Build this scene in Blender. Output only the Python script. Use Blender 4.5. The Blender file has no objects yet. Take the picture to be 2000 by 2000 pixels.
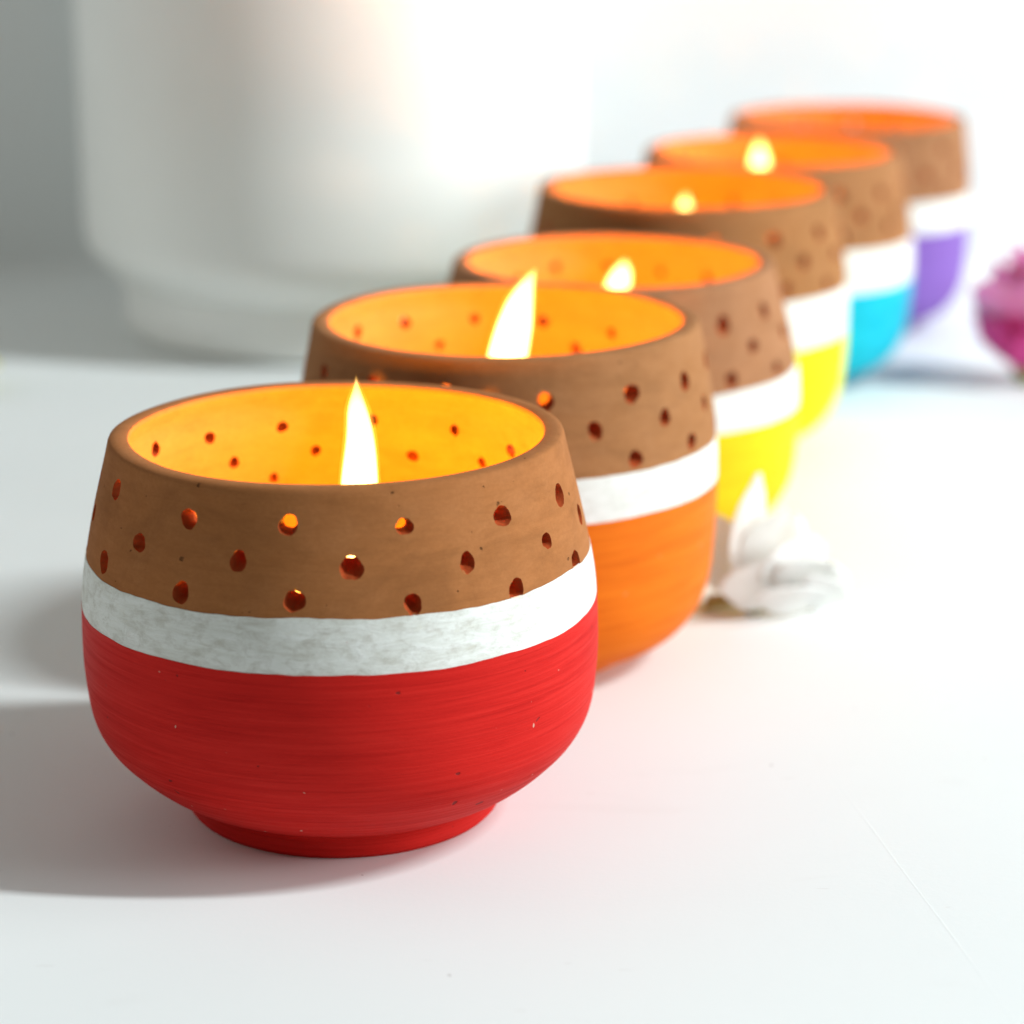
import bpy, bmesh, math, random
from mathutils import Vector, Matrix, noise

random.seed(7)
R = math.radians
CM = 0.01
scene = bpy.context.scene
col = scene.collection

# ------------------------------------------------------------------ camera
cam_d = bpy.data.cameras.new('camera')
cam = bpy.data.objects.new('camera', cam_d)
col.objects.link(cam)
cam.location = (0, 0, 19.367 * CM)
cam.rotation_euler = (R(90 - 16.011), 0, 0)
cam_d.sensor_width = 36
cam_d.lens = 87.3
cam_d.clip_start = 0.01
cam_d.clip_end = 50
cam_d.dof.use_dof = True
cam_d.dof.focus_distance = 0.462
cam_d.dof.aperture_fstop = 9.8
scene.camera = cam

# ------------------------------------------------------------------ ambient room light
world = bpy.data.worlds.new('World')
scene.world = world
world.use_nodes = True
bg = world.node_tree.nodes['Background']
bg.inputs['Color'].default_value = (0.97, 1.0, 0.93, 1)
bg.inputs['Strength'].default_value = 0.155

# ------------------------------------------------------------------ key light: a window standing to the right
key_d = bpy.data.lights.new('window_light', 'AREA')
key_d.shape = 'RECTANGLE'
key_d.size = 0.12
key_d.size_y = 0.60
key_d.energy = 60
key_d.color = (0.905, 0.985, 1.0)
key = bpy.data.objects.new('window_light', key_d)
col.objects.link(key)
key.location = (1.90, 0.28, 1.80)
key.rotation_euler = (Vector((0.03, 0.68, 0.03)) - key.location).to_track_quat('-Z', 'Y').to_euler()

# added fill lamp, low on the right: brightens upright faces, little on the table
low_d = bpy.data.lights.new('low_side_fill', 'AREA')
low_d.shape = 'RECTANGLE'
low_d.size = 0.9
low_d.size_y = 0.5
low_d.energy = 17.5
low_d.color = (0.93, 0.985, 1.0)
low = bpy.data.objects.new('low_side_fill', low_d)
col.objects.link(low)
low.location = (1.35, 0.44, 0.42)
low.rotation_euler = (Vector((0.03, 0.70, 0.04)) - low.location).to_track_quat('-Z', 'Y').to_euler()

# light thrown back by the pale wall on the left
fill_d = bpy.data.lights.new('wall_bounce_light', 'AREA')
fill_d.shape = 'RECTANGLE'
fill_d.size = 1.1
fill_d.size_y = 0.8
fill_d.energy = 3.8
fill_d.color = (1.0, 1.0, 0.94)
fill = bpy.data.objects.new('wall_bounce_light', fill_d)
col.objects.link(fill)
fill.location = (-1.25, 0.93, 0.62)
fill.rotation_euler = (Vector((0.0, 0.68, 0.03)) - fill.location).to_track_quat('-Z', 'Y').to_euler()

# ------------------------------------------------------------------ render / exposure
scene.render.engine = 'CYCLES'
scene.cycles.use_denoising = True
scene.cycles.max_bounces = 10
scene.cycles.diffuse_bounces = 6
scene.cycles.transparent_max_bounces = 16
scene.cycles.sample_clamp_indirect = 6
scene.cycles.caustics_reflective = False
scene.cycles.caustics_refractive = False
vs = scene.view_settings
vs.view_transform = 'Standard'
vs.look = 'None'
vs.exposure = 0.08
vs.gamma = 1.0
vs.use_curve_mapping = False


# ================================================================== helpers
def tag(o, label=None, cat=None, group=None, kind=None):
    if label: o['label'] = label
    if cat: o['category'] = cat
    if group: o['group'] = group
    if kind: o['kind'] = kind
    return o


def empty(name, loc, rz=0):
    o = bpy.data.objects.new(name, None)
    o.empty_display_size = 0.01
    col.objects.link(o)
    o.location = [c * CM for c in loc]
    o.rotation_euler = (0, 0, rz)
    return o


def mesh_obj(name, verts, faces, mat, parent=None, smooth=True, sharp=None, scale=CM):
    me = bpy.data.meshes.new(name)
    me.from_pydata([(x * scale, y * scale, z * scale) for x, y, z in verts], [], faces)
    me.materials.append(mat)
    if smooth:
        me.polygons.foreach_set('use_smooth', [True] * len(me.polygons))
    me.update()
    if sharp is not None:
        mark_sharp(me, sharp)
    o = bpy.data.objects.new(name, me)
    col.objects.link(o)
    o.parent = parent
    return o


def mark_sharp(me, ang):
    bm = bmesh.new()
    bm.from_mesh(me)
    for e in bm.edges:
        if len(e.link_faces) == 2 and e.calc_face_angle(0) > ang:
            e.smooth = False
    for f in bm.faces:
        f.smooth = True
    bm.to_mesh(me)
    bm.free()


def catmull(pts, step):
    """dense points along a Catmull-Rom curve through (r, z) points"""
    out = []
    n = len(pts)
    for i in range(n - 1):
        p0 = pts[max(i - 1, 0)]; p1 = pts[i]; p2 = pts[i + 1]; p3 = pts[min(i + 2, n - 1)]
        L = math.hypot(p2[0] - p1[0], p2[1] - p1[1])
        k = max(1, int(round(L / step)))
        for j in range(k):
            t = j / k
            q = []
            for a in range(2):
                m1 = (p2[a] - p0[a]) / 2; m2 = (p3[a] - p1[a]) / 2
                # limit the tangents so that a short span next to a long one does not overshoot
                d = p2[a] - p1[a]
                m1 = max(-3 * abs(d), min(3 * abs(d), m1)); m2 = max(-3 * abs(d), min(3 * abs(d), m2))
                q.append((2 * t**3 - 3 * t**2 + 1) * p1[a] + (t**3 - 2 * t**2 + t) * m1 +
                         (-2 * t**3 + 3 * t**2) * p2[a] + (t**3 - t**2) * m2)
            out.append(tuple(q))
    out.append(pts[-1])
    return out


def interp(x, xs, ys):
    if x <= xs[0]: return ys[0]
    for i in range(len(xs) - 1):
        if x <= xs[i + 1]:
            t = (x - xs[i]) / (xs[i + 1] - xs[i])
            return ys[i] * (1 - t) + ys[i + 1] * t
    return ys[-1]


def lathe_faces(rows, seg, close=False):
    f = []
    for i in range(rows - 1 if not close else rows):
        a = i * seg; b = ((i + 1) % rows) * seg
        for j in range(seg):
            k = (j + 1) % seg
            f.append((a + j, a + k, b + k, b + j))
    return f


# ------------------------------------------------------------------ materials
class Nodes:
    def __init__(self, name):
        self.m = bpy.data.materials.new(name)
        self.m.use_nodes = True
        self.t = self.m.node_tree
        self.bsdf = self.t.nodes['Principled BSDF']
        self.out = self.t.nodes['Material Output']
        self.tc = self.t.nodes.new('ShaderNodeTexCoord')

    def link(self, a, b): self.t.links.new(a, b)

    def noise(self, scale, detail=4, rough=0.55, dist=0.0, loc=(0, 0, 0), rot=(0, 0, 0)):
        """scale: three numbers, cycles per centimetre of object space"""
        mp = self.t.nodes.new('ShaderNodeMapping')
        mp.inputs['Scale'].default_value = [s * 100 for s in scale]
        mp.inputs['Location'].default_value = loc
        mp.inputs['Rotation'].default_value = rot
        self.link(self.tc.outputs['Object'], mp.inputs['Vector'])
        n = self.t.nodes.new('ShaderNodeTexNoise')
        n.inputs['Scale'].default_value = 1
        n.inputs['Detail'].default_value = detail
        n.inputs['Roughness'].default_value = rough
        n.inputs['Distortion'].default_value = dist
        self.link(mp.outputs['Vector'], n.inputs['Vector'])
        return n.outputs['Fac']

    def ramp(self, fac, stops, interp='LINEAR'):
        r = self.t.nodes.new('ShaderNodeValToRGB')
        r.color_ramp.interpolation = interp
        e = r.color_ramp.elements
        while len(e) < len(stops): e.new(0.5)
        for k, (p, c) in enumerate(stops):
            e[k].position = p
            e[k].color = (*c, 1) if len(c) == 3 else c
        self.link(fac, r.inputs['Fac'])
        return r.outputs['Color']

    def gray(self, fac, lo, hi, a=0.0, b=1.0):
        return self.ramp(fac, [(lo, (a, a, a)), (hi, (b, b, b))])

    def mix(self, fac, a, b, blend='MIX'):
        n = self.t.nodes.new('ShaderNodeMix')
        n.data_type = 'RGBA'
        n.blend_type = blend
        for s, v in ((n.inputs['Factor'], fac), (n.inputs['A'], a), (n.inputs['B'], b)):
            if isinstance(v, (int, float)): s.default_value = v
            elif isinstance(v, tuple): s.default_value = (*v, 1)
            else: self.link(v, s)
        # RGBA sockets share names with the float ones: use the indexed colour sockets
        for idx, v in ((6, a), (7, b)):
            if isinstance(v, tuple): n.inputs[idx].default_value = (*v, 1)
            else: self.link(v, n.inputs[idx])
        return n.outputs[2]

    def math(self, op, a, b=0.0):
        n = self.t.nodes.new('ShaderNodeMath')
        n.operation = op
        for s, v in ((n.inputs[0], a), (n.inputs[1], b)):
            if isinstance(v, (int, float)): s.default_value = v
            else: self.link(v, s)
        return n.outputs[0]

    def bump(self, h, dist, strength=1.0, prev=None):
        b = self.t.nodes.new('ShaderNodeBump')
        b.inputs['Distance'].default_value = dist
        b.inputs['Strength'].default_value = strength
        self.link(h, b.inputs['Height'])
        if prev is not None: self.link(prev, b.inputs['Normal'])
        return b.outputs['Normal']

    def finish(self, color, rough=0.8, normal=None, spec=0.3, sub=0.0):
        b = self.bsdf
        if isinstance(color, tuple): b.inputs['Base Color'].default_value = (*color, 1)
        else: self.link(color, b.inputs['Base Color'])
        if isinstance(rough, (int, float)): b.inputs['Roughness'].default_value = rough
        else: self.link(rough, b.inputs['Roughness'])
        b.inputs['Specular IOR Level'].default_value = spec
        if normal is not None: self.link(normal, b.inputs['Normal'])
        return self.m


def clay_material(name, tint, seed):
    n = Nodes(name)
    c0 = tint
    dark = tuple(c * 0.80 for c in c0)
    lite = (c0[0] * 1.12, c0[1] * 1.14, c0[2] * 1.18)
    streak = n.noise((0.9, 0.9, 5.5), 6, 0.66, 0.6, (seed, 0, 0), (0.02, 0.03, 0))
    patch = n.noise((1.1, 1.1, 1.6), 5, 0.62, 0.5, (0, seed, 0))
    fine = n.noise((11, 11, 17), 4, 0.7, 0, (0, 0, seed))
    base = n.ramp(streak, [(0.25, dark), (0.5, c0), (0.78, lite)])
    base = n.mix(n.gray(patch, 0.42, 0.75, 0, 0.55), base, (c0[0] * 1.15, c0[1] * 1.25, c0[2] * 1.45))
    base = n.mix(n.gray(fine, 0.35, 0.75, 0.0, 0.6), base, dark)
    # soot and handling smears
    smear = n.noise((0.42, 0.42, 0.75), 5, 0.7, 0.9, (seed * 1.7, 4, 2))
    base = n.mix(n.gray(smear, 0.5, 0.72, 0.0, 0.42), base, tuple(c * 0.55 for c in c0))
    # small dark pits and scuffs
    pit = n.noise((4.5, 4.5, 6), 2, 0.5, 0.2, (seed, seed, 0))
    pm = n.gray(pit, 0.735, 0.775)
    base = n.mix(n.math('MULTIPLY', pm, 0.75), base, tuple(c * 0.28 for c in c0))
    nr = n.bump(streak, 0.00013, 0.55)
    nr = n.bump(fine, 0.00009, 0.5, nr)
    nr = n.bump(n.math('SUBTRACT', 1.0, pm), 0.0004, 0.8, nr)
    return n.finish(base, 0.92, nr, 0.08)


def paint_material(name, c0, seed, rough=0.55, vary=0.5):
    n = Nodes(name)
    dark = (c0[0] * (1 - 0.42 * vary), c0[1] * (1 - 0.6 * vary), c0[2] * (1 - 0.5 * vary))
    lite = (min(1, c0[0] * (1 + 0.3 * vary) + 0.01), min(1, c0[1] * (1 + 0.9 * vary) + 0.004 * vary), min(1, c0[2] * (1 + 0.8 * vary) + 0.003 * vary))
    brush = n.noise((0.34, 0.34, 14), 6, 0.66, 0.35, (seed, 0, 0), (0.035, -0.02, 0))
    broad = n.noise((0.35, 0.35, 2.2), 4, 0.55, 0.4, (0, seed, 0), (0.06, 0.03, 0))
    fine = n.noise((9, 9, 34), 3, 0.6, 0, (0, 0, seed))
    base = n.ramp(brush, [(0.27, dark), (0.5, c0), (0.75, lite)])
    base = n.mix(n.gray(broad, 0.4, 0.72, 0, 0.5), base, lite)
    base = n.mix(n.gray(broad, 0.2, 0.45, 0.45, 0), base, dark)
    chip = n.noise((2.6, 2.6, 3.4), 2, 0.5, 0.3, (seed * 2, 3.3, 0))
    cm = n.gray(chip, 0.735, 0.75)
    base = n.mix(n.math('MULTIPLY', cm, 0.8), base, (c0[0] * 0.25 + 0.02, c0[1] * 0.3 + 0.015, c0[2] * 0.3 + 0.015))
    chip2 = n.noise((3.1, 3.1, 3.6), 2, 0.5, 0.3, (seed + 7.7, 1.3, 4.0))
    cm2 = n.gray(chip2, 0.745, 0.76)
    base = n.mix(n.math('MULTIPLY', cm2, 0.7), base, (0.55, 0.42, 0.33))
    nr = n.bump(brush, 0.00020, 0.6)
    nr = n.bump(fine, 0.00008, 0.5, nr)
    nr = n.bump(n.math('SUBTRACT', 1.0, cm), 0.0004, 0.7, nr)
    rg = n.gray(brush, 0.3, 0.7, rough + 0.12, rough - 0.08)
    return n.finish(base, rg, nr, 0.06)


def white_paint_material(name, seed, wear=1.0):
    n = Nodes(name)
    streak = n.noise((1.0, 1.0, 4.5), 7, 0.72, 0.8, (seed, 0, 0), (0.03, 0.04, 0))
    blot = n.noise((2.6, 2.6, 4.6), 6, 0.75, 0.5, (0, seed, 0))
    fine = n.noise((11, 11, 30), 3, 0.6, 0, (0, 0, seed))
    base = n.ramp(streak, [(0.25, (0.54, 0.53, 0.47)), (0.48, (0.70, 0.71, 0.67)), (0.7, (0.79, 0.80, 0.78))])
    base = n.mix(n.gray(blot, 0.47, 0.74, 0, 0.72 * wear), base, (0.40, 0.37, 0.31))
    bl2 = n.noise((1.4, 1.4, 4), 5, 0.66, 0.4, (3, 0, seed))
    base = n.mix(n.gray(bl2, 0.6, 0.85, 0, 0.5 * wear), base, (0.58, 0.53, 0.36))
    rd = n.noise((3.3, 3.3, 6), 2, 0.5, 0.2, (seed, 9, 1))
    base = n.mix(n.gray(rd, 0.76, 0.80, 0, 0.4 * wear), base, (0.45, 0.20, 0.17))
    nr = n.bump(streak, 0.00025, 0.7)
    nr = n.bump(fine, 0.0001, 0.5, nr)
    return n.finish(base, 0.7, nr, 0.3)


def plain(name, c, rough=0.6, spec=0.3, var=0.0, sc=(1, 1, 1), bump=0.0):
    n = Nodes(name)
    if not var:
        return n.finish(c, rough, None, spec)
    f = n.noise(sc, 5, 0.6)
    base = n.ramp(f, [(0.25, tuple(k * (1 - var) for k in c)), (0.75, tuple(min(1, k * (1 + var)) for k in c))])
    nr = n.bump(f, bump, 0.6) if bump else None
    return n.finish(base, rough, nr, spec)


def backdrop_material():
    n = Nodes('white_backdrop_paper')
    soft = n.noise((0.05, 0.05, 0.05), 4, 0.55, 0.3)
    smear = n.noise((0.22, 0.55, 0.3), 5, 0.6, 0.6, (2, 1, 0))
    grain = n.noise((9, 9, 9), 2, 0.5)
    base = n.ramp(soft, [(0.3, (0.765, 0.79, 0.79)), (0.7, (0.80, 0.82, 0.82))])
    base = n.mix(n.gray(smear, 0.62, 0.8, 0, 0.22), base, (0.66, 0.655, 0.64))
    # dust specks
    sp = n.noise((3.6, 3.6, 3.6), 1, 0.4, 0, (5.1, 2.2, 0.4))
    base = n.mix(n.gray(sp, 0.838, 0.848, 0, 0.6), base, (0.16, 0.13, 0.11))
    sp2 = n.noise((1.1, 6.5, 1), 1, 0.4, 0.5, (1.1, 4.2, 0.4), (0, 0, 0.3))
    base = n.mix(n.gray(sp2, 0.80, 0.82, 0, 0.22), base, (0.42, 0.37, 0.34))
    nr = n.bump(grain, 0.00004, 0.5)
    nr = n.bump(smear, 0.0003, 0.25, nr)
    return n.finish(base, 0.55, nr, 0.3)


def flame_material(name, color, strength):
    m = bpy.data.materials.new(name)
    m.use_nodes = True
    t = m.node_tree
    t.nodes.remove(t.nodes['Principled BSDF'])
    e = t.nodes.new('ShaderNodeEmission')
    e.inputs['Color'].default_value = (*color, 1)
    e.inputs['Strength'].default_value = strength
    t.links.new(e.outputs[0], t.nodes['Material Output'].inputs['Volume'])
    return m


# ================================================================== setting: a white sweep, table running up into a wall
def build_backdrop():
    yw, cove = 105.0, 0.7
    prof = []                                    # (y, z)
    y = -25.0
    while y < yw - cove:
        prof.append((y, 0.0)); y += 2.5
    for k in range(9):
        a = k / 8 * math.pi / 2
        prof.append((yw - cove + cove * math.sin(a), cove - cove * math.cos(a)))
    z = 5.0
    while z <= 60:
        prof.append((yw, z)); z += 5
    xs = [-70 + 4 * i for i in range(36)]
    V = [(x, yy, zz) for yy, zz in prof for x in xs]
    n = len(xs)
    F = [(i * n + j, i * n + j + 1, (i + 1) * n + j + 1, (i + 1) * n + j) for i in range(len(prof) - 1) for j in range(n - 1)]
    o = mesh_obj('backdrop', V, F, backdrop_material())
    tag(o, 'white paper table top that curves up into a plain white wall', 'backdrop', kind='structure')
    # a pressed fold in the paper: a low rounded ridge running diagonally
    a, b = Vector((4.9, 58.5)), Vector((9.1, 32.0))
    d = (b - a).normalized(); nrm = Vector((-d.y, d.x))
    V, F = [], []
    for i in range(41):
        p = a + (b - a) * i / 40
        wob = 0.03 * noise.noise(Vector((i * 0.17, 3, 0)))
        for k, (off, h) in enumerate(((-0.045, -0.002), (-0.02, 0.0010), (0.0, 0.0016), (0.02, 0.0010), (0.045, -0.002))):
            q = p + nrm * (off + wob)
            V.append((q.x, q.y, h))
    for i in range(40):
        for k in range(4):
            F.append((i * 5 + k, i * 5 + k + 1, (i + 1) * 5 + k + 1, (i + 1) * 5 + k))
    mesh_obj('paper_fold', V, F, o.data.materials[0], o)


build_backdrop()


# ================================================================== pierced clay candle holders
OUTER = [(2.99, 0.0), (3.07, 0.09), (3.05, 0.22), (3.05, 0.34), (3.13, 0.46), (3.34, 0.58), (3.66, 0.74), (3.96, 0.95), (4.30, 1.25), (4.66, 1.66), (4.90, 2.2),
         (5.00, 3.0), (5.02, 3.7), (4.99, 4.6), (4.88, 5.4), (4.72, 6.2), (4.53, 7.0), (4.445, 7.36), (4.405, 7.55), (4.38, 7.61), (4.34, 7.64), (4.24, 7.65)]
FOOT_TOP = 0.44
# the others were thrown with a fuller belly on a low foot
OUTER_FULL = [(2.98, 0.0), (3.05, 0.08), (3.03, 0.2), (3.12, 0.30), (3.55, 0.38), (3.98, 0.54), (4.38, 0.84), (4.70, 1.30), (4.90, 1.9)] + OUTER[11:]
SEG = 176


class Pot:
    def __init__(s, X, Y, zr, rin, rm, seed, full=False):
        s.foot = (0.27 if full else FOOT_TOP) * zr / 7.65
        s.X, s.Y, s.zr, s.rin, s.rm, s.seed = X, Y, zr, rin, rm, seed
        s.kz = zr / 7.65
        s.kr = rm / 5.02
        s.rim = rin / (3.99 * s.kr)
        s.outer = catmull([s.shape(p) for p in (OUTER_FULL if full else OUTER)], 0.11)
        s.oz = [p[1] for p in s.outer]
        s.orr = [p[0] for p in s.outer]

    def shape(s, p):
        r, z = p
        t = max(0.0, (z / 7.65 - 0.55) / 0.45)
        return (r * s.kr * (1 + (s.rim - 1) * t), z * s.kz)

    def wob(s, th, z):
        c, n = math.cos(th), math.sin(th)
        a = noise.noise(Vector((c * 0.9 + s.seed * 3.1, n * 0.9, z * 0.22)))
        b = noise.noise(Vector((c * 2.6, n * 2.6 + s.seed * 1.7, z * 0.8)))
        return 1 + 0.0085 * a + 0.0022 * b

    def dz(s, th, z):
        return 0.045 * (z / s.zr) ** 2 * noise.noise(Vector((math.cos(th) * 1.1, math.sin(th) * 1.1, s.seed * 2.3)))

    def rad(s, z):
        return interp(z, s.oz, s.orr)

    def point(s, th, r, z):
        r *= s.wob(th, z)
        return (r * math.cos(th), r * math.sin(th), z + s.dz(th, z))


def cutter(pot, holes, rng):
    """tapered, slightly ragged plugs, all in one mesh used only to drill the wall"""
    bm = bmesh.new()
    axes = []
    for th, z, d in holes:
        th = R(th)
        r = pot.rad(z) * pot.wob(th, z)
        dr = (pot.rad(z + 0.15) - pot.rad(z - 0.15)) / 0.3
        nrm = Vector((1, 0, -dr)).normalized()                    # outward, in the r-z plane
        ax = Vector((nrm.x * math.cos(th), nrm.x * math.sin(th), nrm.z))
        deg = math.degrees(th)
        tilt = 0.16 if deg > 0 else ((-0.22, -0.62, -0.52)[0 if z > 0.88 * pot.zr else 1 if z > 0.79 * pot.zr else 2] if abs(deg + 90) < 38 else -0.26)
        ax = (ax + Vector((rng.uniform(-.1, .1), rng.uniform(-.1, .1), tilt + rng.uniform(-.07, .07)))).normalized()
        c = Vector((r * math.cos(th), r * math.sin(th), z + pot.dz(th, z)))
        axes.append((tuple(c), tuple(ax), d / 2))
        u = ax.cross(Vector((0, 0, 1))).normalized(); v = u.cross(ax)
        N = 24
        ph = rng.uniform(0, 6)
        jit = [1 + 0.07 * math.sin(2 * a * 6.283 / N + ph) + 0.05 * math.sin(3 * a * 6.283 / N + ph * 2.3) + 0.025 * math.sin(6 * a * 6.283 / N + ph * 5.1) + rng.uniform(-0.02, 0.02) for a in range(N)]
        rings = []
        for off, k in ((0.45, 1.35), (0.03, 1.07), (-0.03, 0.97), (-0.16, 0.82), (-0.80, 0.62)):
            ring = []
            for a in range(N):
                t = a / N * 2 * math.pi
                rr = d / 2 * k * jit[a] * (1 + rng.uniform(-0.015, 0.015))
                ring.append(bm.verts.new(c + ax * off + (u * math.cos(t) + v * math.sin(t)) * rr))
            rings.append(ring)
        for p, q in zip(rings, rings[1:]):
            for a in range(N):
                b = (a + 1) % N
                bm.faces.new((p[a], p[b], q[b], q[a]))
        bm.faces.new(rings[0][::-1]); bm.faces.new(rings[-1])
    bmesh.ops.recalc_face_normals(bm, faces=bm.faces)
    for v in bm.verts: v.co *= CM
    me = bpy.data.meshes.new('cutter')
    bm.to_mesh(me); bm.free()
    o = bpy.data.objects.new('cutter', me)
    col.objects.link(o)
    return o, axes


def colour_holes(pot, o, holes_ax):
    """drilled faces get redder inner clay, with candle glow put into its colour"""
    import numpy as np
    me = o.data
    n = len(me.polygons)
    c = np.empty(n * 3); me.polygons.foreach_get('center', c); c = c.reshape(-1, 3) / CM
    nr = np.empty(n * 3); me.polygons.foreach_get('normal', nr); nr = nr.reshape(-1, 3)
    idx = np.zeros(n, dtype=np.int32)
    for p, ax, r in holes_ax:
        d = c - np.array(p); a = np.array(ax)
        t = d @ a
        perp = np.linalg.norm(d - t[:, None] * a, axis=1)
        idx[(perp < r * 1.2) & (np.abs(t) < 0.75) & (np.abs(nr @ a) < 0.72)] = 1
    me.polygons.foreach_set('material_index', idx)


def drill(o, cut):
    for solver in ('MANIFOLD', 'EXACT'):
        try:
            m = o.modifiers.new('drill', 'BOOLEAN')
            m.operation = 'DIFFERENCE'
            m.object = cut
            m.solver = solver
        except TypeError:
            o.modifiers.clear()
            continue
        dg = bpy.context.evaluated_depsgraph_get()
        me = bpy.data.meshes.new_from_object(o.evaluated_get(dg), depsgraph=dg)
        o.modifiers.clear()
        if len(me.polygons) > len(o.data.polygons) * 0.9:
            mat = o.data.materials[0]
            old = o.data
            o.data = me
            bpy.data.meshes.remove(old)
            me.materials.clear(); me.materials.append(mat)
            me.polygons.foreach_set('material_index', [0] * len(me.polygons))
            break
    cm = cut.data
    bpy.data.objects.remove(cut); bpy.data.meshes.remove(cm)
    mark_sharp(o.data, R(38))


def shell(pot, name, z_lo, z_hi, off, mat, parent, seed, amp=0.05):
    """a coat of paint: a thin skin over the clay with hand-painted, uneven edges. z_lo / z_hi are heights or None for the foot"""
    def edge(z0, th, k):
        c, n = math.cos(th), math.sin(th)
        return z0 + amp * noise.noise(Vector((c * 1.3 + k, n * 1.3, seed))) + amp * 0.45 * noise.noise(Vector((c * 5 + k, n * 5, seed * 2))) \
            + amp * 0.22 * noise.noise(Vector((c * 16 + k, n * 16, seed * 3)))
    rows = 44
    V = []
    for i in range(-1, rows + 2):
        t = min(max(i / rows, 0), 1)
        o = off if 0 <= i <= rows else -0.03
        for j in range(SEG * 2):
            th = 2 * math.pi * j / (SEG * 2)
            lo = z_lo if z_lo <= pot.foot + 0.01 else edge(z_lo, th, 11)
            hi = z_hi if z_hi <= pot.foot + 0.01 else edge(z_hi, th, 5)
            # closer rows at the bottom where the wall turns
            z = lo + (hi - lo) * (t ** 1.6 if z_lo <= 1.0 else t)
            V.append(pot.point(th, pot.rad(z) + o, z))
    F = lathe_faces(rows + 3, SEG * 2)
    return mesh_obj(name, V, F, mat, parent, sharp=R(50))


def build_holder(pot, spec):
    root = empty('candle_holder', (pot.X, pot.Y, 0))
    tag(root, spec['label'], 'candle holder', 'painted clay candle holders in a row')
    # clay body: outside, rounded lip, inside, floor
    prof = list(pot.outer)
    zr, kr = pot.zr, pot.kr
    wall = 0.32
    inner_pts = [pot.shape((4.07, 7.648)), pot.shape((4.02, 7.625)), pot.shape((3.995, 7.56))]
    zs = 7.2
    while zs > 1.3:
        ro = pot.rad(zs * pot.kz)
        inner_pts.append((ro - wall - 0.13 * min(1.0, (7.2 - zs) / 0.8) - 0.012 * (7.2 - zs), zs * pot.kz)); zs -= 0.35
    inner_pts += [(2.9, 1.02), (1.5, 0.92), (0.06, 0.9)]
    prof = prof + catmull(inner_pts, 0.13)
    prof = [(0.06, 0.05), (1.5, 0.05), (2.7, 0.04), (2.86, 0.0)] + prof
    V = []
    for r, z in prof:
        for j in range(SEG):
            V.append(pot.point(2 * math.pi * j / SEG, r, z))
    F = lathe_faces(len(prof), SEG)
    F.append(tuple(range(SEG))[::-1]); L = (len(prof) - 1) * SEG
    F.append(tuple(L + j for j in range(SEG)))
    body = mesh_obj('body', V, F, spec['clay'], root)
    bm = bmesh.new(); bm.from_mesh(body.data); bmesh.ops.recalc_face_normals(bm, faces=bm.faces); bm.to_mesh(body.data); bm.free()
    cut, axes = cutter(pot, spec['holes'], random.Random(pot.seed))
    cut.parent = root
    drill(body, cut)
    body.data.materials.append(spec['core_glow'])
    colour_holes(pot, body, axes)
    shell(pot, 'white_band', spec['b2'] - 0.12, spec['b1'], 0.010, spec['white'], root, pot.seed * 1.3 + 2, spec.get('amp', 0.06))
    shell(pot, 'painted_bowl', pot.foot, spec['b2'], 0.018, spec['paint'], root, pot.seed * 2.1 + 5, spec.get('amp', 0.06) * 0.8)
    shell(pot, 'foot_ring', 0.004, pot.foot, 0.018, spec['paint'], root, 1)
    return root


def fill_rows(explicit, rows, spacing, phase, d, rng):
    """hand-drilled rows: the holes listed, then the same spacing carried on round the pot"""
    out = [(t, z, d * rng.uniform(0.82, 1.14)) for t, z in explicit]
    n = round(360 / spacing)
    for k, z in enumerate(rows):
        for i in range(n):
            t = (phase + (k % 2) * spacing / 2 + i * 360 / n + rng.uniform(-2, 2) + 180) % 360 - 180
            if all(abs((t - e[0] + 180) % 360 - 180) > spacing * 0.62 or abs(e[1] - z) > 0.33 for e in explicit):
                out.append((t, z + rng.uniform(-.05, .05), d * rng.uniform(0.82, 1.14)))
    return out


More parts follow.
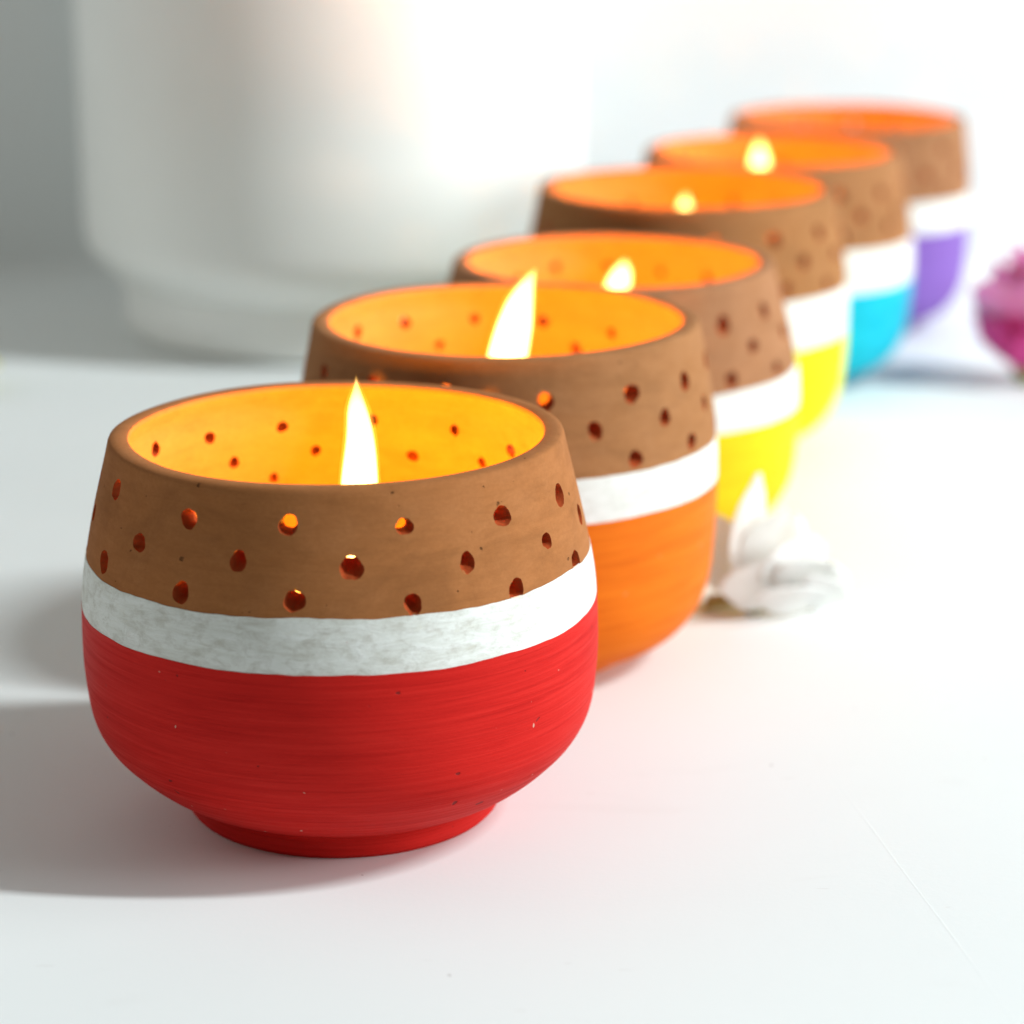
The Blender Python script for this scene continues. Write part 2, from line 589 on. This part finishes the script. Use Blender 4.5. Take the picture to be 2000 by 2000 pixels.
def candle(pot, wax_z, flame_pts, light, label, mats, color_word):
    """wax poured into the holder, a wick and its flame. flame_pts: (dx, z, width) from top to bottom"""
    root = empty('candle', (pot.X, pot.Y, 0))
    tag(root, label, 'candle', 'lit candles in the clay holders')
    S = 48
    prof = [(0.02, 0.95), (2.7, 1.05)]
    z = 1.4
    while z < wax_z - 0.05:
        prof.append((pot.rad(z) * 0.985 - 0.75, z)); z += 0.35
    prof += [(pot.rad(wax_z) * 0.985 - 0.75, wax_z), (pot.rad(wax_z) * 0.985 - 0.90, wax_z - 0.05), (1.6, wax_z - 0.12), (0.4, wax_z - 0.16), (0.02, wax_z - 0.16)]
    V = [(r * math.cos(2 * math.pi * j / S), r * math.sin(2 * math.pi * j / S), z) for r, z in prof for j in range(S)]
    mesh_obj('wax', V, lathe_faces(len(prof), S), mats['wax'], root)
    bx, bz, bw = flame_pts[-1]
    # wick: a bent, charred cord
    S = 8; V = []; path = []
    for i in range(9):
        t = i / 8
        path.append((bx + 0.10 * t * t, 0.05 * t, wax_z - 0.25 + (bz + 0.35 - wax_z + 0.25) * t, 0.075 * (1 - 0.35 * t)))
    for x, y, z, r in path:
        for j in range(S):
            a = 2 * math.pi * j / S
            V.append((x + r * math.cos(a), y + r * math.sin(a), z))
    F = lathe_faces(len(path), S) + [tuple(range(S))[::-1], tuple(len(V) - S + j for j in range(S))]
    mesh_obj('wick', V, F, mats['wick'], root)
    # flame: round in section, following its own leaning centre line
    pts = flame_pts
    xs = [-p[1] for p in pts]
    S = 28; n = 44; V = []
    z0, z1 = pts[0][1], pts[-1][1]
    for i in range(n + 1):
        z = z0 + (z1 - z0) * (i / n)
        cx = interp(-z, xs, [p[0] for p in pts]); w = max(0.012, interp(-z, xs, [p[2] for p in pts]))
        V.append((cx, z, w))
    for _ in range(3):
        V = [V[0]] + [((V[i - 1][0] + 2 * V[i][0] + V[i + 1][0]) / 4, V[i][1], (V[i - 1][2] + 2 * V[i][2] + V[i + 1][2]) / 4) for i in range(1, n)] + [V[n]]
    VV = []
    for cx, z, w in V:
        for j in range(S):
            a = 2 * math.pi * j / S
            VV.append((cx + w / 2 * math.cos(a), w / 2 * math.sin(a), z))
    F = lathe_faces(n + 1, S) + [tuple(range(S))[::-1], tuple(n * S + j for j in range(S))]
    fl = mesh_obj('flame', VV, F, mats['flame'], root)
    bm = bmesh.new(); bm.from_mesh(fl.data); bmesh.ops.recalc_face_normals(bm, faces=bm.faces); bm.to_mesh(fl.data); bm.free()
    # the faint outer mantle of the flame
    MV = []
    for i, (cx, z, w) in enumerate(V):
        w2 = w + 0.14 * min(1.0, i / 7) * (1 - 0.6 * i / n)
        for j in range(S):
            a = 2 * math.pi * j / S
            MV.append((cx + w2 / 2 * math.cos(a), w2 / 2 * math.sin(a), z + (0.07 * (1 - i / n))))
    mantle = mesh_obj('flame_mantle', MV, F, mats['mantle'], fl)
    bm = bmesh.new(); bm.from_mesh(mantle.data); bmesh.ops.recalc_face_normals(bm, faces=bm.faces); bm.to_mesh(mantle.data); bm.free()
    # the light it gives
    for k, (t, share) in enumerate(((0.62, 0.86), (0.24, 0.14))):
        z = z0 + (z1 - z0) * t
        ld = bpy.data.lights.new('flame_light', 'POINT')
        ld.energy = light * share * 1.6
        ld.color = (1.0, 0.335 if pot.Y > 50 else 0.40, 0.009)
        ld.shadow_soft_size = 0.0042
        lo = bpy.data.objects.new('flame_light', ld)
        col.objects.link(lo)
        lo.parent = root
        lo.location = (interp(-z, xs, [p[0] for p in pts]) * CM, 0, z * CM)
    return root


rng = random.Random(11)
CLAY = (0.350, 0.134, 0.045)
MATS = dict(
    flame=flame_material('candle_flame', (1.0, 0.62, 0.18), 1600),
    mantle=flame_material('candle_flame_mantle', (1.0, 0.42, 0.05), 170),
    wax=plain('candle_wax', (0.62, 0.55, 0.42), 0.45, 0.4, 0.04, (0.6, 0.6, 0.6)),
    core_glow=plain('clay_core_glow', (0.32, 0.058, 0.017), 0.95, 0.03, 0.25, (6, 6, 6), 0.0003),  # red of the inner clay heightened to carry candle glow in the holes
    wick=plain('charred_wick', (0.012, 0.010, 0.009), 0.9, 0.1, 0.3, (8, 8, 8)),
)

POTS = [
    dict(pos=(-3.37, 46.63, 7.65, 3.98, 5.06), b1=5.39, b2=4.40, color='red', paint=(0.52, 0.013, 0.010), clay=CLAY, wear=1.0, amp=0.07, d=0.365,
         explicit=[(-167.4, 6.28), (-151.6, 7.06), (-151.0, 5.72), (-136.9, 6.35), (-122.4, 6.98), (-122.3, 5.68), (-108.6, 6.37), (-97.5, 7.03),
                   (-95.7, 5.73), (-83.5, 6.31), (-71.2, 6.95), (-70.7, 5.61), (-57.2, 6.2), (-45.7, 6.85), (-45.0, 5.52), (-32.0, 6.15),
                   (-21.2, 6.79), (-19.8, 5.5), (-8.7, 6.15), (36.8, 6.75), (49.8, 6.26), (58.9, 6.88), (73.1, 6.24), (83.6, 6.94),
                   (100.4, 6.29), (110.1, 6.87), (111.8, 5.75), (124.6, 6.21), (133.5, 6.85), (154.6, 6.94)],
         rows=(6.9, 6.25, 5.62), sp=25.5, ph=8, wax=3.6,
         flame=[(0.37, 8.70, 0.01), (0.38, 8.44, 0.13), (0.37, 8.23, 0.31), (0.39, 7.97, 0.43), (0.43, 7.59, 0.53), (0.43, 7.22, 0.62),
                (0.41, 6.84, 0.70), (0.40, 6.54, 0.74), (0.38, 6.1, 0.74), (0.36, 5.5, 0.66), (0.34, 4.9, 0.45), (0.33, 4.2, 0.14)], light=0.30,
         label='sharp red painted clay candle holder with white stripe and pierced bare rim',
         clabel='candle with tall straight flame in the red holder'),
    dict(pos=(-0.15, 56.10, 7.93, 4.04, 4.93), up=0.04, b1=5.28, b2=4.32, color='orange', paint=(0.68, 0.142, 0.008), clay=(0.335, 0.148, 0.058), wear=0.4, amp=0.05, d=0.37,
         explicit=[(-151.6, 7.12), (-128.9, 7.16), (-106.1, 7.19), (-79.1, 6.99), (-65.9, 6.31), (-54.2, 5.57), (-53.4, 6.96), (-42.2, 6.3),
                   (-30.8, 5.58), (-30.7, 6.92), (-19.5, 6.24), (52.6, 6.94), (65.8, 6.42), (77.1, 7.05), (100.7, 7.15), (112.9, 6.55),
                   (125.8, 7.15), (147.7, 7.2)],
         rows=(7.0, 6.3, 5.57), sp=24, ph=-8, wax=3.7,
         flame=[(0.70, 9.02, 0.01), (0.62, 8.90, 0.13), (0.47, 8.63, 0.37), (0.33, 8.25, 0.61), (0.2, 7.68, 0.82), (0.05, 7.0, 0.92),
                (0.0, 6.5, 0.88), (-0.02, 6.0, 0.72), (-0.02, 5.5, 0.45), (0, 5.0, 0.14)], light=0.26,
         label='orange painted clay candle holder standing next behind the red one',
         clabel='candle with right-leaning flame in the orange holder'),
    dict(pos=(2.70, 66.00, 7.50, 3.90, 5.08), up=0.15, b1=4.78, b2=3.72, color='golden yellow', paint=(0.82, 0.50, 0.010), clay=(0.350, 0.160, 0.074), wear=0.2, amp=0.05, d=0.36,
         explicit=[(-63.9, 5.71), (-53.7, 6.35), (-53.4, 4.96), (-42.0, 5.67), (-31.6, 6.42), (-30.7, 4.94), (47.3, 6.5), (67.8, 6.45), (89.5, 6.6), (110.6, 6.58)],
         rows=(6.4, 5.68, 4.95), sp=22, ph=-9, wax=3.2,
         flame=[(0.33, 7.34, 0.02), (0.31, 7.2, 0.24), (0.27, 7.05, 0.44), (0.22, 6.88, 0.58), (0.14, 6.6, 0.66), (0.08, 6.2, 0.72), (0.03, 5.5, 0.55), (0, 4.9, 0.30), (0, 4.4, 0.12)], light=0.22,
         label='golden yellow painted clay candle holder behind the orange one',
         clabel='candle with short curved flame in the golden yellow holder'),
    dict(pos=(5.34, 75.80, 7.99, 4.10, 5.02), up=0.20, b1=5.20, b2=3.72, color='lemon', paint=(0.78, 0.70, 0.012), clay=(0.340, 0.150, 0.056), wear=0.2, amp=0.05, d=0.36,
         explicit=[(-60.3, 6.84), (-56.7, 5.42), (-47.6, 6.11), (-36.5, 6.85), (-34.4, 5.32), (65.7, 6.85), (110.3, 6.82)],
         rows=(6.85, 6.1, 5.35), sp=24, ph=-12.5, wax=3.5,
         flame=[(0.0, 7.58, 0.02), (-0.03, 7.42, 0.22), (-0.04, 7.22, 0.40), (-0.03, 6.95, 0.48), (-0.02, 6.5, 0.50), (0, 5.7, 0.5), (0, 4.9, 0.28), (0, 4.5, 0.12)], light=0.22,
         label='lemon yellow painted clay candle holder just before the turquoise one',
         clabel='candle with small pointed flame in the lemon yellow holder'),
    dict(pos=(8.93, 85.20, 7.83, 3.93, 4.92), up=0.27, b1=5.04, b2=3.62, color='turquoise', paint=(0.010, 0.40, 0.53), clay=(0.340, 0.150, 0.060), wear=0.15, amp=0.05, d=0.36,
         explicit=[(-66.0, 6.63), (-56.4, 5.92), (-42.6, 6.55), (-40.2, 5.42)],
         rows=(6.6, 5.92, 5.3), sp=23.5, ph=-19, wax=3.5,
         flame=[(-0.45, 7.95, 0.02), (-0.45, 7.72, 0.26), (-0.44, 7.42, 0.48), (-0.43, 7.1, 0.62), (-0.41, 6.7, 0.64), (-0.35, 6.0, 0.7), (-0.2, 5.2, 0.4), (-0.1, 4.5, 0.12)], light=0.20,
         label='turquoise painted clay candle holder between the lemon and purple ones',
         clabel='candle with round bright flame in the turquoise holder'),
    dict(pos=(12.68, 94.20, 7.87, 4.00, 4.70), up=0.33, b1=5.20, b2=4.08, color='purple', paint=(0.20, 0.10, 0.37), clay=(0.330, 0.150, 0.068), wear=0.15, amp=0.05, d=0.36,
         explicit=[(-58.9, 5.9), (-46.3, 6.78)],
         rows=(6.8, 6.0, 5.3), sp=25, ph=4, wax=3.5,
         flame=[(0.0, 6.3, 0.02), (0.0, 6.1, 0.3), (0, 5.7, 0.6), (0, 5.2, 0.62), (0, 4.7, 0.4), (0, 4.4, 0.12)], light=0.14,
         label='purple painted clay candle holder farthest along the row, past the turquoise one',
         clabel='candle burning low inside the purple holder'),
]

for k, p in enumerate(POTS):
    up = p.get('up', 0.0)
    pot = Pot(*p['pos'], seed=k * 1.37 + 0.6, full=k > 0)
    spec = dict(label=p['label'], b1=p['b1'], b2=p['b2'], amp=p['amp'],
                clay=clay_material('bare_clay_%s' % p['color'].replace(' ', '_'), p['clay'], k * 1.9 + 0.4),
                core_glow=MATS['core_glow'],
                white=white_paint_material('white_stripe_%s' % p['color'].replace(' ', '_'), k * 2.3 + 1.1, p['wear']),
                paint=paint_material('%s_paint' % p['color'].replace(' ', '_'), p['paint'], k * 1.3 + 0.2, vary=(0.50, 0.36, 0.25, 0.2, 0.3, 0.35)[k]),
                holes=fill_rows([(t, z + up) for t, z in p['explicit']], [z + up for z in p['rows']], p['sp'], p['ph'], p['d'], rng))
    build_holder(pot, spec)
    candle(pot, p['wax'] + up, [(x, z + up, w) for x, z, w in p['flame']], p['light'], p['clabel'], MATS, p['color'])


# ================================================================== large white vessel behind
def build_vessel():
    root = empty('white_pot', (-6.75, 93.9, 0))
    tag(root, 'large smooth white ceramic pot with narrower foot behind the row of holders', 'pot')
    m = plain('white_glaze', (0.86, 0.865, 0.84), 0.42, 0.4, 0.035, (0.12, 0.12, 0.12), 0.0)
    foot = catmull([(7.5, 0.0), (7.82, 0.12), (8.02, 0.45), (8.04, 1.0), (7.98, 2.16)], 0.12)
    body = catmull([(8.02, 2.1), (8.14, 2.12), (8.42, 2.36), (9.0, 3.0), (9.3, 3.42), (9.38, 3.8), (9.4, 4.6), (9.4, 9), (9.4, 14), (9.4, 19), (9.4, 23.6), (9.3, 23.9), (9.1, 24.0),
                    (8.6, 23.9), (8.5, 23.6), (8.5, 14), (8.5, 5), (8.0, 3.2), (6.0, 2.9), (0.1, 2.9)], 0.3)
    S = 144
    for name, prof in (('foot', [(0.1, 0.02), (7.3, 0.02)] + foot), ('body', body)):
        V = [(r * math.cos(2 * math.pi * j / S), r * math.sin(2 * math.pi * j / S), z) for r, z in prof for j in range(S)]
        mesh_obj(name, V, lathe_faces(len(prof), S), m, root)


build_vessel()


# ================================================================== blossoms
def petal(parent, mat, length, width, cup, curl, base, yaw, pitch, roll=0.0, seed=0, ruffle=0.16, name='petal'):
    """one curved petal growing from base (cm), leaning out by pitch from upright towards yaw"""
    nu, nv = 9, 11
    V = []
    for i in range(nv):
        t = i / (nv - 1)
        w = width * min(1.0, 0.35 + 1.5 * t) * math.sqrt(max(0.02, 1 - max(0.0, (t - 0.55) / 0.455) ** 2.4))
        a = curl * t * t
        cy = length * (t - 0.25 * abs(curl) * t ** 3 * 0.3)
        fwd = length * a * 0.5
        for j in range(nu):
            s = j / (nu - 1) * 2 - 1
            x = s * w / 2
            out = fwd - cup * (s * s) * w * 0.5
            out += ruffle * length * t * noise.noise(Vector((s * 1.7 + seed, t * 2.2, seed * 1.7)))
            V.append(Vector((x, out, cy - 0.06 * length * s * s * t)))
    M = Matrix.Rotation(yaw, 4, 'Z') @ Matrix.Rotation(-pitch, 4, 'X') @ Matrix.Rotation(roll, 4, 'Z')
    V = [tuple(M @ v + Vector(base)) for v in V]
    F = [(i * nu + j, i * nu + j + 1, (i + 1) * nu + j + 1, (i + 1) * nu + j) for i in range(nv - 1) for j in range(nu - 1)]
    o = mesh_obj(name, V, F, mat, parent)
    s = o.modifiers.new('thickness', 'SOLIDIFY'); s.thickness = 0.0005; s.offset = 0
    s = o.modifiers.new('smooth', 'SUBSURF'); s.levels = 1; s.render_levels = 1
    return o


def petal_material(name, c, tip, sc=0.6):
    n = Nodes(name)
    f = n.noise((sc, sc, sc), 4, 0.6, 0.4)
    vein = n.noise((5, 5, 0.6), 3, 0.6)
    base = n.ramp(f, [(0.35, c), (0.65, tip)])
    nr = n.bump(vein, 0.0003, 0.5)
    b = n.finish(base, 0.6, nr, 0.25)
    n.bsdf.inputs['Transmission Weight'].default_value = 0.0
    tr = n.t.nodes.new('ShaderNodeBsdfTranslucent')
    n.link(base, tr.inputs['Color'])
    mx = n.t.nodes.new('ShaderNodeMixShader'); mx.inputs[0].default_value = 0.38
    n.link(n.bsdf.outputs[0], mx.inputs[1]); n.link(tr.outputs[0], mx.inputs[2])
    n.link(mx.outputs[0], n.out.inputs['Surface'])
    return b


def stem(parent, mat, pts, r, name='stem'):
    S = 8; V = []
    for i, (x, y, z) in enumerate(pts):
        for j in range(S):
            a = 2 * math.pi * j / S
            V.append((x + r * math.cos(a) * 0.3, y + r * math.sin(a), z + r * math.cos(a)))
    F = lathe_faces(len(pts), S) + [tuple(range(S))[::-1], tuple(len(V) - S + j for j in range(S))]
    return mesh_obj(name, V, F, mat, parent)


GREEN = plain('calyx_green', (0.34, 0.32, 0.12), 0.6, 0.3, 0.25, (2, 2, 2))

wm = petal_material('white_petal', (0.90, 0.90, 0.87), (0.92, 0.92, 0.91))
wf = empty('white_blossom', (5.95, 58.4, 0))
tag(wf, 'crumpled white blossom lying on the table beside the orange holder', 'flower')
# yaw 0 leans away from the camera, pi/2 leans left, -pi/2 leans right
# a blossom fallen on its side: tall blades at the back, shorter ones stepping down to the table, faces to the window
for L, W, cup, curl, yaw, pit, turn, b in (
        (3.4, 1.20, 0.15, 0.12, 2.8, 0.03, -2.2, (-0.10, 0.10, 0.30)),
        (2.5, 1.70, 0.12, 0.15, -1.6, 0.14, -2.5, (0.30, 0.25, 0.30)),
        (2.0, 2.00, 0.10, 0.20, -1.6, 0.30, -2.3, (0.70, 0.05, 0.25)),
        (1.5, 2.10, 0.10, 0.25, -1.6, 0.50, -2.5, (1.10, 0.0, 0.18)),
        (1.0, 1.70, 0.10, 0.25, -1.5, 0.72, -2.4, (1.50, 0.0, 0.12)),
        (2.0, 1.10, 0.12, 0.15, 1.6, 0.12, -2.4, (-0.78, 0.00, 0.62)),
        (1.6, 1.80, 0.10, 0.20, -2.6, 0.24, -2.7, (0.10, -0.40, 0.20)),
        (1.0, 1.70, 0.10, 0.25, -2.2, 0.45, -2.6, (0.75, -0.50, 0.14))):
    petal(wf, wm, L, W * 1.35, cup, curl, b, yaw, pit, turn - yaw, seed=L * 3 + yaw, ruffle=0.07)
V = [(r * math.cos(j / 20 * 6.2832), r * math.sin(j / 20 * 6.2832), z) for r, z in ((0.02, 0.0), (0.2, 0.02), (0.3, 0.2), (0.32, 0.4), (0.25, 0.6), (0.02, 0.7)) for j in range(20)]
mesh_obj('calyx', V, lathe_faces(6, 20), GREEN, wf)
stem(wf, GREEN, [(-0.2, 0, 0.40), (-0.5, 0.05, 0.36), (-0.9, 0.15, 0.26), (-1.15, 0.2, 0.22)], 0.20)

pm = petal_material('pink_petal', (0.86, 0.26, 0.60), (0.90, 0.42, 0.74), 0.5)
pd = petal_material('magenta_petal', (0.78, 0.06, 0.34), (0.84, 0.14, 0.48), 0.5)
pf = empty('pink_blossom', (17.85, 83.7, 0))
tag(pf, 'pink blossom with magenta outer petals lying beyond the purple holder', 'flower')
for i in range(6):
    petal(pf, pd, 2.9, 3.2, 0.35, -0.60, (0, 0, 0.35), i * 1.047 + 0.55, 1.02 + 0.08 * math.sin(i * 2), 0.1, seed=i + 3.3, ruffle=0.05)
for i in range(6):
    petal(pf, pm, 3.9, 3.1, 0.35, -0.50, (0, 0, 0.6), i * 1.047 + 0.1, 0.76 + 0.1 * math.cos(i * 3), 0.1, seed=i + 9.1, ruffle=0.05)
for i in range(5):
    petal(pf, pm, 3.9, 2.2, 0.6, 0.0, (0, 0, 0.9), i * 1.257 + 0.3, 0.25, 0.0, seed=i + 15.7, ruffle=0.05)
V = [(r * math.cos(j / 20 * 6.2832), r * math.sin(j / 20 * 6.2832), z) for r, z in ((0.02, 0.0), (0.4, 0.02), (0.6, 0.4), (0.62, 0.8), (0.4, 1.15), (0.02, 1.25)) for j in range(20)]
mesh_obj('calyx', V, lathe_faces(6, 20), GREEN, pf)

ym = petal_material('pale_yellow_petal', (0.75, 0.72, 0.22), (0.82, 0.80, 0.40))
yf = empty('yellow_blossom', (-19.1, 82.6, 0))
tag(yf, 'pale yellow blossom on the table, only its petal edge showing', 'flower')
for i in range(6):
    petal(yf, ym, 1.75, 1.2, 0.5, 0.4, (0, 0, 0.5), i * 1.047 - 1.57, 1.15, 0.0, seed=i + 2.2)
V = [(r * math.cos(j / 16 * 6.2832), r * math.sin(j / 16 * 6.2832), z) for r, z in ((0.02, 0.0), (0.25, 0.02), (0.34, 0.25), (0.3, 0.5), (0.02, 0.6)) for j in range(16)]
mesh_obj('calyx', V, lathe_faces(5, 16), GREEN, yf)
